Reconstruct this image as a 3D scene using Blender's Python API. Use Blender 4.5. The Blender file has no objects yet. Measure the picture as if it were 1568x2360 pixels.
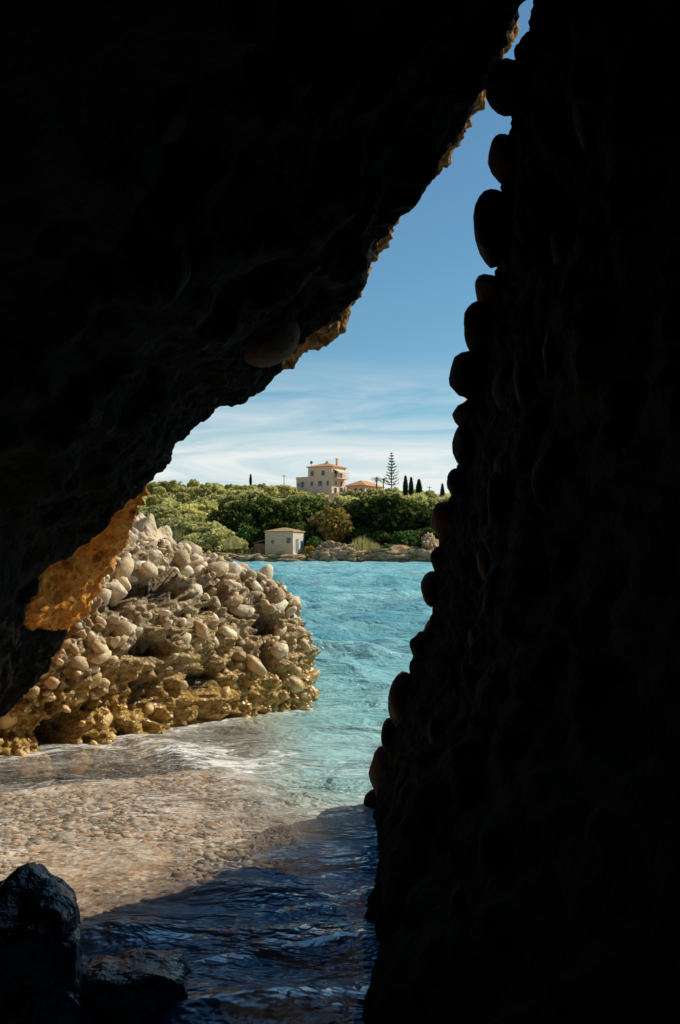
import bpy, bmesh, math, random
import numpy as np
from mathutils import Vector, Matrix, noise, Euler

random.seed(7); rng = np.random.default_rng(7)
C = bpy.context.scene.collection
F = 2296.0; H = 1.6
SUN_AZ, SUN_EL = math.radians(66), math.radians(43)

def P(px, py, Y):
    return Vector(((px-784)/F*Y, Y, H-(py-1275)/F*Y))
def sm(t):
    t = np.clip(t, 0, 1); return t*t*(3-2*t)

# ------------------------------------------------------------------ helpers
def tag(o, label=None, cat=None, group=None, kind=None):
    if label: o['label'] = label
    if cat: o['category'] = cat
    if group: o['group'] = group
    if kind: o['kind'] = kind
    return o
def empty(name, loc, rz=0):
    o = bpy.data.objects.new(name, None); C.objects.link(o)
    o.location = loc; o.rotation_euler = (0, 0, rz); return o
def mk(name, v, f, mat, parent=None, smooth=False):
    me = bpy.data.meshes.new(name); me.from_pydata([tuple(p) for p in v], [], [tuple(q) for q in f]); me.update()
    if smooth: me.polygons.foreach_set('use_smooth', [True]*len(me.polygons))
    me.materials.append(mat)
    o = bpy.data.objects.new(name, me); C.objects.link(o)
    if parent: o.parent = parent
    return o
def copy_tree(o, parent=None):
    c = o.copy(); C.objects.link(c); c.parent = parent
    for ch in list(o.children): copy_tree(ch, c)
    return c
class MB:
    def __init__(s): s.v = []; s.f = []
    def add(s, v, f):
        n = len(s.v); s.v += [tuple(p) for p in v]; s.f += [tuple(i+n for i in q) for q in f]; return s
    def box(s, x0, x1, y0, y1, z0, z1):
        return s.add([(x0,y0,z0),(x1,y0,z0),(x1,y1,z0),(x0,y1,z0),(x0,y0,z1),(x1,y0,z1),(x1,y1,z1),(x0,y1,z1)],
              [(3,2,1,0),(4,5,6,7),(0,1,5,4),(1,2,6,5),(2,3,7,6),(3,0,4,7)])
    def hip(s, x0, x1, y0, y1, z0, zr, ov=.35, inset=None, th=.16):
        x0-=ov; x1+=ov; y0-=ov; y1+=ov
        w, d = x1-x0, y1-y0
        i = inset if inset is not None else min(w,d)/2
        if w >= d: r = [(x0+i,(y0+y1)/2,zr),(x1-i-.001,(y0+y1)/2,zr)]
        else: r = [((x0+x1)/2,y0+i,zr),((x0+x1)/2,y1-i-.001,zr)]
        b = [(x0,y0,z0),(x1,y0,z0),(x1,y1,z0),(x0,y1,z0)]
        t = [(x,y,z+th) for x,y,z in b]
        v = b+t+r
        f = [(3,2,1,0),(0,1,5,4),(1,2,6,5),(2,3,7,6),(3,0,4,7)]
        if w >= d: f += [(4,5,9,8),(5,6,9),(6,7,8,9),(7,4,8)]
        else: f += [(4,5,8),(5,6,9,8),(6,7,9),(7,4,8,9)]
        return s.add(v, f)
    def tube(s, pts, rad, n=7):
        pts = [Vector(p) for p in pts]; base = len(s.v)
        for i, p in enumerate(pts):
            d = (pts[min(i+1,len(pts)-1)]-pts[max(i-1,0)]).normalized()
            a = d.cross(Vector((0.31,.95,.1))).normalized(); b = d.cross(a)
            r = rad[i] if isinstance(rad,(list,tuple)) else rad
            for k in range(n):
                t = 2*math.pi*k/n; s.v.append(tuple(p+a*r*math.cos(t)+b*r*math.sin(t)))
        for i in range(len(pts)-1):
            for k in range(n):
                k2=(k+1)%n; s.f.append((base+i*n+k,base+i*n+k2,base+(i+1)*n+k2,base+(i+1)*n+k))
        s.f.append(tuple(base+(len(pts)-1)*n+k for k in range(n)))
        return s
    def build(s, name, mat, parent=None, smooth=False): return mk(name, s.v, s.f, mat, parent, smooth)

# ------------------------------------------------------------------ materials
class NT:
    def __init__(s, name):
        s.m = bpy.data.materials.new(name); s.m.use_nodes = True; s.t = s.m.node_tree; s.t.nodes.clear()
    def n(s, typ, **k):
        nd = s.t.nodes.new(typ)
        for a, b in k.items(): setattr(nd, a, b)
        return nd
    def l(s, a, b): s.t.links.new(a, b)
    def math(s, op, a, b=None, clamp=False):
        nd = s.n('ShaderNodeMath', operation=op, use_clamp=clamp)
        for i, x in enumerate((a, b)):
            if x is None: continue
            if isinstance(x,(int,float)): nd.inputs[i].default_value = x
            else: s.l(x, nd.inputs[i])
        return nd.outputs[0]
    def mix(s, fac, a, b, blend='MIX'):
        nd = s.n('ShaderNodeMix', data_type='RGBA', blend_type=blend)
        for sock, x in ((nd.inputs[0],fac),(nd.inputs[6],a),(nd.inputs[7],b)):
            if isinstance(x,(int,float)): sock.default_value = x
            elif isinstance(x,tuple): sock.default_value = (*x,1)
            else: s.l(x, sock)
        return nd.outputs[2]
    def ramp(s, fac, stops):
        nd = s.n('ShaderNodeValToRGB'); cr = nd.color_ramp
        while len(cr.elements) < len(stops): cr.elements.new(.5)
        for e,(p,c) in zip(cr.elements, stops): e.position = p; e.color = (*c,1) if isinstance(c,tuple) else (c,c,c,1)
        s.l(fac, nd.inputs[0]); return nd.outputs[0]
    def mr(s, v, a, b, c=0, d=1):
        nd = s.n('ShaderNodeMapRange'); s.l(v, nd.inputs[0])
        for i,x in enumerate((a,b,c,d)): nd.inputs[i+1].default_value = x
        return nd.outputs[0]
    def noise(s, vec, scale, det=5, rough=.55, dist=0):
        nd = s.n('ShaderNodeTexNoise'); nd.inputs['Scale'].default_value = scale; nd.inputs['Detail'].default_value = det
        nd.inputs['Roughness'].default_value = rough; nd.inputs['Distortion'].default_value = dist
        if vec is not None: s.l(vec, nd.inputs['Vector'])
        return nd.outputs[0]
    def voro(s, vec, scale, feature='F1'):
        nd = s.n('ShaderNodeTexVoronoi', feature=feature); nd.inputs['Scale'].default_value = scale
        s.l(vec, nd.inputs['Vector']); return nd
    def bump(s, h, strength=.5, dist=.05, nrm=None):
        nd = s.n('ShaderNodeBump'); nd.inputs['Strength'].default_value = strength; nd.inputs['Distance'].default_value = dist
        s.l(h, nd.inputs['Height'])
        if nrm is not None: s.l(nrm, nd.inputs['Normal'])
        return nd.outputs[0]
    def attr(s, nm): return s.n('ShaderNodeAttribute', attribute_name=nm).outputs['Fac']
    def pos(s): return s.n('ShaderNodeNewGeometry').outputs['Position']
    def obj(s): return s.n('ShaderNodeTexCoord').outputs['Object']
    def rnd(s):
        a = s.n('ShaderNodeNewGeometry').outputs['Random Per Island']; b = s.n('ShaderNodeObjectInfo').outputs['Random']
        return s.math('FRACT', s.math('ADD', a, b))
    def pbr(s, col, rough=.9, nrm=None, spec=.3):
        b = s.n('ShaderNodeBsdfPrincipled')
        for k, x in (('Base Color',col),('Roughness',rough),('Specular IOR Level',spec)):
            if isinstance(x,(int,float)): b.inputs[k].default_value = x
            elif isinstance(x,tuple): b.inputs[k].default_value = (*x,1)
            else: s.l(x, b.inputs[k])
        if nrm is not None: s.l(nrm, b.inputs['Normal'])
        o = s.n('ShaderNodeOutputMaterial'); s.l(b.outputs[0], o.inputs[0]); return s.m

def simple(name, c1, c2, scale=3, rough=.85, bump=.3, bd=.03, spec=.3, co='obj'):
    t = NT(name); v = t.obj() if co=='obj' else t.pos()
    n = t.noise(v, scale, 6); col = t.ramp(n, [(.3,c1),(.7,c2)])
    return t.pbr(col, rough, t.bump(t.noise(v, scale*5, 5), bump, bd), spec)

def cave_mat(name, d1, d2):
    # 'ochre' is a vertex attribute: bright rock where sun falls at the mouth, cave shade painted near black deeper in; dark low down
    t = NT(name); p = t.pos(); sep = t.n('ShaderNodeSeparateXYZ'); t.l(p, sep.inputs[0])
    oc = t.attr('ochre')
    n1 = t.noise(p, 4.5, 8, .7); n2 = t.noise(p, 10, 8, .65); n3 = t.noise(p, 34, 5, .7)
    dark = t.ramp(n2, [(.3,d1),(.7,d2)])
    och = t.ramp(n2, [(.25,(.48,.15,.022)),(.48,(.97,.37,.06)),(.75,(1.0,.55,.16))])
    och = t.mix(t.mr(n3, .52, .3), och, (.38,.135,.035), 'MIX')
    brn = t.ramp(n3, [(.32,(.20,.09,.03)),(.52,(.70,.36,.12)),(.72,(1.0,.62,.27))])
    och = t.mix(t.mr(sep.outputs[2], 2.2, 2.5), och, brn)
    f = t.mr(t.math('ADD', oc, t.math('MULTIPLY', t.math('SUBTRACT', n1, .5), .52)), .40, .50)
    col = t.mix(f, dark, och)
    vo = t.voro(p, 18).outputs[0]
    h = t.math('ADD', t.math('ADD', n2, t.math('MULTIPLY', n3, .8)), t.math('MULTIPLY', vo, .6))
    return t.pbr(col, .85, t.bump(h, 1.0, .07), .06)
M = {}
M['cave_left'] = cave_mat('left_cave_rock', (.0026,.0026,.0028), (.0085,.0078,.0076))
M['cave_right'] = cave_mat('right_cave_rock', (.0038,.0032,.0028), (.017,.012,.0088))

def cobble_mat(name, ramp, wet, spec=.5):
    t = NT(name); r = t.rnd(); p = t.pos(); sep = t.n('ShaderNodeSeparateXYZ'); t.l(p, sep.inputs[0])
    col = t.ramp(r, ramp)
    n = t.noise(p, 26, 7, .65); n0 = t.noise(p, 5, 4)
    col = t.mix(t.mr(n, .38, .68), col, (.68,.57,.41), 'MULTIPLY')
    rough = .75
    if wet:
        z = t.math('ADD', sep.outputs[2], t.math('MULTIPLY', t.math('SUBTRACT', n0, .5), .8))
        w = t.mr(z, 1.1, .25)
        col = t.mix(t.math('MULTIPLY', w, .76), col, t.ramp(n0, [(.3,(.26,.13,.033)),(.7,(.92,.58,.165))]))
        rough = t.mr(w, 0, 1, .8, .16)
    return t.pbr(col, rough, t.bump(n, .6, .025), spec)
M['cobble'] = cobble_mat('pale_cobble_stone', [(0,(.70,.60,.44)),(.2,(.90,.82,.65)),(.36,(.44,.35,.23)),(.5,(.80,.67,.46)),(.62,(.22,.17,.11)),(.74,(.66,.49,.29)),(.86,(.50,.43,.33)),(1,(.92,.86,.72))], True)
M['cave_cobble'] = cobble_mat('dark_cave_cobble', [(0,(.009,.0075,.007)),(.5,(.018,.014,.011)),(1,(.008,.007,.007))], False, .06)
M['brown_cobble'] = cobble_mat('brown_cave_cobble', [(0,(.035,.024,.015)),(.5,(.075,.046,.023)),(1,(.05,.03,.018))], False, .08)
M['pebble'] = cobble_mat('beach_pebble', [(0,(.76,.56,.40)),(.25,(.93,.80,.65)),(.45,(.46,.29,.17)),(.65,(.98,.95,.90)),(.8,(.82,.46,.20)),(.92,(.26,.19,.14)),(1,(.66,.58,.5))], False)

t = NT('conglomerate_matrix'); p = t.pos(); sep = t.n('ShaderNodeSeparateXYZ'); t.l(p, sep.inputs[0])
n1 = t.noise(p, 3, 6); n2 = t.noise(p, 18, 9, .72); vo = t.voro(p, 22)
dry = t.ramp(n2, [(.3,(.15,.10,.055)),(.52,(.54,.40,.23)),(.72,(.88,.72,.47))])
gold = t.ramp(n2, [(.32,(.14,.07,.018)),(.5,(.70,.41,.10)),(.70,(1.0,.73,.28))])
z = t.math('ADD', sep.outputs[2], t.math('MULTIPLY', t.math('SUBTRACT', n1, .5), .8))
w = t.mr(z, 1.2, .3); low = t.mr(z, -.02, -.2)
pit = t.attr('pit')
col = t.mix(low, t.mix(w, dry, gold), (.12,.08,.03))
col = t.mix(t.math('MULTIPLY', pit, .8), col, (.035,.023,.011))  # shade of the hollows painted into the colour, stronger in deeper pits
h = t.math('ADD', t.math('MULTIPLY', vo.outputs[0], .8), n2)
M['matrix'] = t.pbr(col, t.mr(w, 0, 1, .85, .18), t.bump(h, 1.0, .085), .5)

M['pale_rock'] = simple('pale_sunlit_rock', (.48,.36,.22), (.80,.65,.45), 2.5, .9, .8, .08)
M['wet_rock'] = simple('wet_black_rock', (.028,.046,.072), (.085,.125,.17), 3, .14, .7, .06, 1.0)
M['shore_rock'] = simple('shore_rock', (.23,.14,.07), (.66,.45,.25), .9, .9, 1, .4)

def leaf_mat(name, a, b, c, lo=.72, hi=1.25):
    t = NT(name); r = t.rnd(); o = t.n('ShaderNodeObjectInfo').outputs['Random']
    col = t.ramp(r, [(0,a),(.5,b),(1,c)])
    hs = t.n('ShaderNodeHueSaturation'); t.l(col, hs.inputs['Color']); t.l(t.mr(o,0,1,lo,hi), hs.inputs['Value'])
    d = t.n('ShaderNodeBsdfDiffuse'); t.l(hs.outputs[0], d.inputs[0])
    e = t.n('ShaderNodeBsdfTranslucent'); t.l(hs.outputs[0], e.inputs[0])
    m = t.n('ShaderNodeMixShader'); m.inputs[0].default_value = .45; t.l(d.outputs[0], m.inputs[1]); t.l(e.outputs[0], m.inputs[2])
    out = t.n('ShaderNodeOutputMaterial'); t.l(m.outputs[0], out.inputs[0]); return t.m
M['dark_leaf'] = leaf_mat('dark_evergreen_leaf', (.032,.052,.012), (.075,.105,.024), (.17,.19,.05), .6, 1.6)
M['olive_leaf'] = leaf_mat('olive_leaf', (.38,.38,.12), (.61,.57,.21), (.75,.68,.32), .75, 1.2)
M['light_leaf'] = leaf_mat('light_green_leaf', (.44,.44,.15), (.67,.62,.25), (.80,.72,.35))
M['green_leaf'] = leaf_mat('fresh_green_leaf', (.05,.11,.025), (.10,.19,.045), (.18,.27,.07))
M['brown_leaf'] = leaf_mat('brown_green_leaf', (.19,.13,.03), (.33,.23,.06), (.46,.32,.09))
M['yellow_leaf'] = leaf_mat('yellow_leaf', (.55,.3,.03), (.75,.43,.05), (.42,.34,.06))
M['reed'] = leaf_mat('reed_blade', (.28,.26,.09), (.42,.38,.15), (.54,.46,.2))
M['cypress_leaf'] = leaf_mat('cypress_leaf', (.02,.04,.014), (.04,.07,.022), (.07,.10,.03))
M['pine_leaf'] = leaf_mat('pine_leaf', (.06,.085,.035), (.11,.14,.06), (.17,.19,.09))
M['bark'] = simple('bark', (.08,.055,.035), (.17,.13,.09), 2)
M['hill'] = simple('hill_ground', (.20,.20,.07), (.46,.41,.18), .12, .95, .6, .4, .1, 'pos')
M['plaster'] = simple('beige_plaster', (.74,.49,.33), (.85,.61,.43), .9, .9, .15)
M['plaster_dark'] = simple('grey_plaster', (.70,.48,.33), (.80,.58,.42), .9, .9, .15)
M['white'] = simple('white_paint', (.58,.48,.34), (.76,.66,.50), 1.2, .8, .1)
M['frame'] = simple('window_frame_paint', (.66,.5,.38), (.7,.55,.42), 2, .6, .1)
M['glass'] = simple('dark_window_glass', (.03,.04,.06), (.07,.09,.12), 1, .12, .02, .01, .5)
M['wood'] = simple('grey_blue_wood', (.16,.20,.24), (.26,.31,.36), 3, .7, .2)
M['rust'] = simple('brown_wood', (.24,.12,.055), (.40,.22,.11), 3, .8, .3)
M['dark_stone'] = simple('dark_shed_stone', (.16,.10,.055), (.34,.22,.12), 2.5, .9, .5, .06)
M['metal'] = simple('grey_metal', (.2,.2,.2), (.3,.3,.3), 3, .5, .1)
t = NT('terracotta_tile'); o = t.obj(); wv = t.n('ShaderNodeTexWave'); wv.inputs['Scale'].default_value = 1.3; t.l(o, wv.inputs['Vector'])
n = t.noise(o, 2.5, 6)
M['tile'] = t.pbr(t.ramp(n, [(.3,(.50,.23,.10)),(.7,(.70,.38,.19))]), .85, t.bump(wv.outputs[1], .6, .08), .2)
t = NT('old_tile'); o = t.obj(); wv = t.n('ShaderNodeTexWave'); wv.inputs['Scale'].default_value = 1.6; t.l(o, wv.inputs['Vector'])
n = t.noise(o, 3, 6)
M['oldtile'] = t.pbr(t.ramp(n, [(.3,(.36,.19,.09)),(.7,(.56,.35,.19))]), .9, t.bump(wv.outputs[1], .6, .06), .2)
t = NT('rubble_stone_wall'); o = t.obj(); vo = t.voro(o, 3.2); n = t.noise(o, 6, 6)
col = t.mix(.4, t.ramp(n, [(.3,(.50,.31,.15)),(.7,(.84,.58,.33))]), t.mix(.8, vo.outputs['Color'], (.74,.48,.26)))
M['stone'] = t.pbr(col, .92, t.bump(t.math('ADD', vo.outputs[0], n), .8, .08), .2)
t = NT('seabed_gravel'); p = t.pos(); vo = t.voro(p, 30); n = t.noise(p, 3.0, 6, .6)
cc = t.n('ShaderNodeSeparateColor'); t.l(vo.outputs['Color'], cc.inputs[0])
col = t.ramp(cc.outputs[0], [(0,(.48,.31,.20)),(.3,(.92,.73,.56)),(.55,(.68,.43,.27)),(.78,(1.0,.94,.84)),(1,(.33,.24,.17))])
col = t.mix(t.mr(n,.35,.68), col, (.86,.77,.69), 'MULTIPLY')
M['seabed'] = t.pbr(col, .7, t.bump(vo.outputs[0], .3, .02), .3)

# ------------------------------------------------------------------ world, sun, camera
sc = bpy.context.scene
w = bpy.data.worlds.new('World'); sc.world = w; w.use_nodes = True; nt = w.node_tree; nt.nodes.clear()
class WT(NT):
    def __init__(s, tree): s.t = tree
t = WT(nt)
sky = t.n('ShaderNodeTexSky', sky_type='NISHITA', sun_disc=False); sky.sun_elevation = SUN_EL; sky.sun_rotation = SUN_AZ
sky.air_density = 1.0; sky.dust_density = .3; sky.ozone_density = 1.4
gen = t.n('ShaderNodeTexCoord').outputs['Generated']; sep = t.n('ShaderNodeSeparateXYZ'); t.l(gen, sep.inputs[0])
mp = t.n('ShaderNodeMapping'); mp.inputs['Rotation'].default_value = (0, .2, 0); mp.inputs['Scale'].default_value = (3.0, 3.0, 22); t.l(gen, mp.inputs['Vector'])
cn = t.noise(mp.outputs[0], 1.6, 10, .62, 1.0)
zz = sep.outputs[2]
band = t.mr(zz, .20, .10)
lowb = t.mr(zz, .14, .0, 0, .72)
cl = t.math('ADD', t.math('MULTIPLY', t.mr(cn, .34, .68), t.math('MULTIPLY', band, .88)), lowb, True)
tint = t.mix(1.0, sky.outputs[0], (.74,1.11,1.17), 'MULTIPLY')
mx = t.mix(cl, tint, (9.8, 10.3, 10.3))
bg = t.n('ShaderNodeBackground'); bg.inputs[1].default_value = .084; t.l(mx, bg.inputs[0])
out = t.n('ShaderNodeOutputWorld'); t.l(bg.outputs[0], out.inputs[0])

sl = bpy.data.lights.new('sun', 'SUN'); sl.energy = 5.0; sl.angle = math.radians(.5); sl.color = (1, .94, .80)
so = bpy.data.objects.new('sun', sl); C.objects.link(so)
S = Vector((math.cos(SUN_EL)*math.sin(SUN_AZ), math.cos(SUN_EL)*math.cos(SUN_AZ), math.sin(SUN_EL)))
so.rotation_euler = S.to_track_quat('Z', 'Y').to_euler(); so.location = (20, 20, 40)

cd = bpy.data.cameras.new('camera'); co = bpy.data.objects.new('camera', cd); C.objects.link(co)
cd.sensor_fit = 'VERTICAL'; cd.sensor_height = 36; cd.lens = F/2360*36; cd.shift_y = 95/2360
cd.clip_start = .05; cd.clip_end = 3000
co.location = (0, 0, H); co.rotation_euler = (math.radians(90), 0, 0); sc.camera = co
sc.view_settings.view_transform = 'Standard'; sc.view_settings.look = 'None'; sc.view_settings.exposure = 0

# ------------------------------------------------------------------ sea, seabed
def shaded_deep(x, y):
    return sm(((x+1.25) - .75*(y-4.5))/1.15)*sm((8.4-y)/2.6)
def depth(x, y):
    d = .15 + .26*sm((x+.7)/1.6) + .45*sm((y-6)/6) + 2.4*sm((y-8.5)/14)
    d += 1.1*sm((x+.95)/1.1)*sm((y-5.4)/1.8)      # open water reaches in along the right hand wall
    return d + 1.9*shaded_deep(x, y)                    # deeper water by the right hand wall, edge laid along the cave's shadow
wr = np.random.default_rng(3)
WV = []
for i in range(26):
    lam = .22*1.19**i
    a = wr.normal(-1.75, .75)
    WV.append((lam, a, wr.uniform(0, 6.28), .0125*lam**.85))
def waves(x, y, sp):
    z = np.zeros_like(x)
    wx = x+.25*np.sin(y*1.3+.6*x); wy = y+.25*np.sin(x*1.1-.5*y)
    for lam, a, ph, amp in WV:
        k = 2*math.pi/lam
        at = sm((lam/sp-2.5)/3)
        near = sm((6.8-y)/1.2)
        if lam > .9: at = at*(1-(.9 if lam > 1.6 else .4)*sm((14-y)/6))   # the long swell dies out towards the cave
        if lam < .45: at = at*(1-.6*near)
        elif lam < .95: at = at*(1+.2*near)
        if lam > 2: at = at*(1+.35*sm((y-12)/10))
        s = np.sin(k*(wx*math.cos(a)+wy*math.sin(a))+ph)
        z += amp*at*(1-np.abs(s)**.8*1.6 if lam > .8 else s)
    return z
ys = np.concatenate([np.linspace(-4, 2, 16)[:-1], np.geomspace(2, 200, 640)])
ss = np.linspace(-1, 1, 280)
hw = 4+np.maximum(ys, 0)*1.0
Xg = hw[:,None]*np.sign(ss)*np.abs(ss)**1.2; Yg = np.repeat(ys[:,None], len(ss), 1)
spx = (2*hw/len(ss))[:,None]; spy = np.gradient(ys)[:,None]
sp = np.maximum(spx, spy)
Zg = waves(Xg, Yg, np.maximum(sp, .02))
CH = shaded_deep(Xg, Yg)
Zg -= np.mean(Zg[200:400])
Zg *= 1-.32*(1-CH)*sm((12.0-Yg)/5)
def grid_faces(nr, ncol):
    i = np.arange(nr-1)[:,None]*ncol+np.arange(ncol-1)[None]
    return np.stack([i, i+1, i+ncol+1, i+ncol], -1).reshape(-1, 4)
D = depth(Xg, Yg)
def seg_d(x, y, a, b):
    ax, ay = a; bx, by = b; tt = np.clip(((x-ax)*(bx-ax)+(y-ay)*(by-ay))/((bx-ax)**2+(by-ay)**2), 0, 1)
    return np.hypot(x-ax-tt*(bx-ax), y-ay-tt*(by-ay))
base_line = [(-3.2,7.0),(-2.58,7.5),(-1.36,8.95),(-.25,10.7)]
db = np.min([seg_d(Xg,Yg,base_line[i],base_line[i+1]) for i in range(3)], 0)
wash = seg_d(Xg, Yg, (-1.5,8.0), (-.8,7.4))
foam = .52*np.exp(-(wash/.38)**2) + .48*np.exp(-(db/.22)**2) + .22*np.exp(-(seg_d(Xg,Yg,(-2.2,5.7),(-.1,6.7))/1.7)**2)
foam += .4*np.exp(-((Yg-165.6)/1.0)**2)
reef = 1.0*np.exp(-((Xg-1.5)/2.1)**2-((Yg-23)/3.0)**2)+.8*np.exp(-((Xg-.35)/1.1)**2-((Yg-16.6)/1.5)**2)+.5*np.exp(-((Xg-.9)/1.4)**2-((Yg-30)/2.8)**2)+.45*np.exp(-((Xg+1)/5)**2-((Yg-48)/6)**2)
Zg += .03*np.exp(-(wash/.4)**2)*(1+.6*np.sin(Xg*7+Yg*3))
CHC = CH*sm((7.3-Yg)/1.5)
v = np.stack([Xg, Yg, Zg], -1).reshape(-1, 3)
t = NT('clear_turquoise_sea'); p = t.pos(); sepp = t.n('ShaderNodeSeparateXYZ'); t.l(p, sepp.inputs[0])
op = t.attr('opac'); fo = t.attr('foam'); ch = t.attr('shade_blue'); rf_ = t.attr('reef')
mpn = t.n('ShaderNodeMapping'); mpn.inputs['Scale'].default_value = (1, 1.7, 1); t.l(p, mpn.inputs['Vector'])
mpf = t.n('ShaderNodeMapping'); mpf.inputs['Scale'].default_value = (.8, 2.4, 1); mpf.inputs['Rotation'].default_value = (0,0,-.35); t.l(p, mpf.inputs['Vector'])
nA = t.noise(mpn.outputs[0], 1.6, 6, .56, .6); nB = t.noise(mpn.outputs[0], 7, 4, .5, .8)
nS = t.math('MULTIPLY', t.noise(mpn.outputs[0], 2.4, 4, .55, .3), .95)
nC = t.noise(mpn.outputs[0], .13, 5, .6)
rough_h = t.math('ADD', nA, t.math('MULTIPLY', nB, .16))
hm = t.n('ShaderNodeMix', data_type='FLOAT'); t.l(ch, hm.inputs[0]); t.l(rough_h, hm.inputs[2]); t.l(nS, hm.inputs[3])
bm_ = t.bump(hm.outputs[0], 1.0, .24)
deep = t.ramp(nC, [(.36,(.16,.45,.50)),(.64,(.37,.64,.63))])
mid = t.ramp(op, [(.10,(.92,.82,.68)),(.40,(.62,.73,.63)),(.65,(.42,.68,.64))])
wc = t.mix(t.mr(op, .5, .96), mid, deep)
wc = t.mix(t.math('MULTIPLY', t.math('SUBTRACT', 1.0, t.mr(nA, .36, .58)), t.mr(op, .45, .95, 0, .36)), wc, (.01,.18,.26))
wc = t.mix(t.math('MULTIPLY', rf_, t.mr(nA,.32,.55)), wc, (.025,.15,.19))
wc = t.mix(ch, wc, (.05,.42,.80))  # blue of shaded water painted in where the cave shadow falls
# rippled clear water: caustic light painted as bands in the transparent tint
rid = t.math('ABSOLUTE', t.math('SUBTRACT', t.noise(mpf.outputs[0], 3.0, 5, .58, 1.2), .5))
ca = t.mr(rid, .0, .10, 1.0, .78)
trc = t.mix(ca, (.0,.0,.0), (1.0,.99,.96))
tr = t.n('ShaderNodeBsdfTransparent'); t.l(trc, tr.inputs[0])
df = t.n('ShaderNodeBsdfDiffuse'); t.l(wc, df.inputs[0]); t.l(bm_, df.inputs['Normal'])
# drifting milky veils of stirred sand in the shallows
veil = t.math('MULTIPLY', t.mr(t.noise(mpn.outputs[0], 1.1, 8, .68, 1.6), .44, .70), .22)
op2 = t.math('ADD', op, t.math('MULTIPLY', veil, t.math('SUBTRACT', 1.0, op)), True)
m1 = t.n('ShaderNodeMixShader'); t.l(op2, m1.inputs[0]); t.l(tr.outputs[0], m1.inputs[1]); t.l(df.outputs[0], m1.inputs[2])
# foam: lacy threads along the ripples, and white specks painted as sun glints
thr = t.math('ABSOLUTE', t.math('SUBTRACT', t.noise(mpf.outputs[0], 2.4, 7, .62, 1.3), .5))
thread = t.math('MULTIPLY', t.mr(thr, .024, .0), t.mr(t.noise(p, 1.3, 4), .40, .58))
glint = t.mr(t.noise(mpf.outputs[0], 26, 3, .6), .63, .70)
fm = t.noise(mpn.outputs[0], 6, 10, .74, 1.0)
blob = t.mr(t.math('ADD', fm, t.math('MULTIPLY', fo, .34)), .64, .80)
fsum = t.math('ADD', t.math('ADD', t.math('MULTIPLY', blob, .85), t.math('MULTIPLY', thread, .65)), t.math('MULTIPLY', glint, .7))
fmask = t.math('MULTIPLY', fsum, t.mr(fo, .02, .2), True)
cap = t.noise(mpn.outputs[0], 1.3, 10, .72, .6)
fmask = t.math('ADD', fmask, t.math('MULTIPLY', t.mr(cap, .62, .72), t.math('MULTIPLY', t.mr(op,.85,1.0), .6)), True)
fmask = t.math('MULTIPLY', fmask, t.math('SUBTRACT', 1.0, ch), True)
fd = t.n('ShaderNodeBsdfDiffuse'); fd.inputs[0].default_value = (.92,.91,.87,1)
m2 = t.n('ShaderNodeMixShader'); t.l(fmask, m2.inputs[0]); t.l(m1.outputs[0], m2.inputs[1]); t.l(fd.outputs[0], m2.inputs[2])
gl = t.n('ShaderNodeBsdfGlossy'); gl.inputs['Roughness'].default_value = .05; t.l(bm_, gl.inputs['Normal'])
fr = t.n('ShaderNodeFresnel'); fr.inputs[0].default_value = 1.33; t.l(bm_, fr.inputs['Normal'])
ff = t.math('MINIMUM', t.math('MULTIPLY', fr.outputs[0], t.mr(ch, 0, 1, .8, 1.4)), .40)
m3 = t.n('ShaderNodeMixShader'); t.l(ff, m3.inputs[0]); t.l(m2.outputs[0], m3.inputs[1]); t.l(gl.outputs[0], m3.inputs[2])
out = t.n('ShaderNodeOutputMaterial'); t.l(m3.outputs[0], out.inputs[0])
M['sea'] = t.m
me = bpy.data.meshes.new('sea'); me.from_pydata(v.tolist(), [], grid_faces(len(ys), len(ss)).tolist()); me.update()
me.polygons.foreach_set('use_smooth', [True]*len(me.polygons))
for nm, val in (('opac', 1-np.exp(-1.0*np.maximum(D-.12,0))), ('foam', np.clip(foam,0,1)), ('shade_blue', CHC), ('reef', np.clip(reef,0,1))):
    a = me.attributes.new(nm, 'FLOAT', 'POINT'); a.data.foreach_set('value', val.reshape(-1).astype(np.float32))
me.materials.append(M['sea'])
sea = bpy.data.objects.new('sea', me); C.objects.link(sea); tag(sea, 'clear turquoise sea filling the bay and washing into the cave', 'sea', kind='structure')

ys2 = np.concatenate([np.linspace(-4, 16, 120), np.geomspace(16.5, 175, 40)]); xs2 = np.linspace(-1, 1, 120)
X2 = (6+np.maximum(ys2,0)*1.0)[:,None]*xs2; Y2 = np.repeat(ys2[:,None], 120, 1)
Z2 = -depth(X2, Y2) + .02*np.sin(X2*3+Y2)*np.cos(Y2*2.3)
sb = mk('seabed', np.stack([X2,Y2,Z2],-1).reshape(-1,3).tolist(), grid_faces(len(ys2),120).tolist(), M['seabed'], None, True)
tag(sb, 'brown gravel bottom of the sea seen through the shallows', 'seabed', kind='structure')

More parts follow.
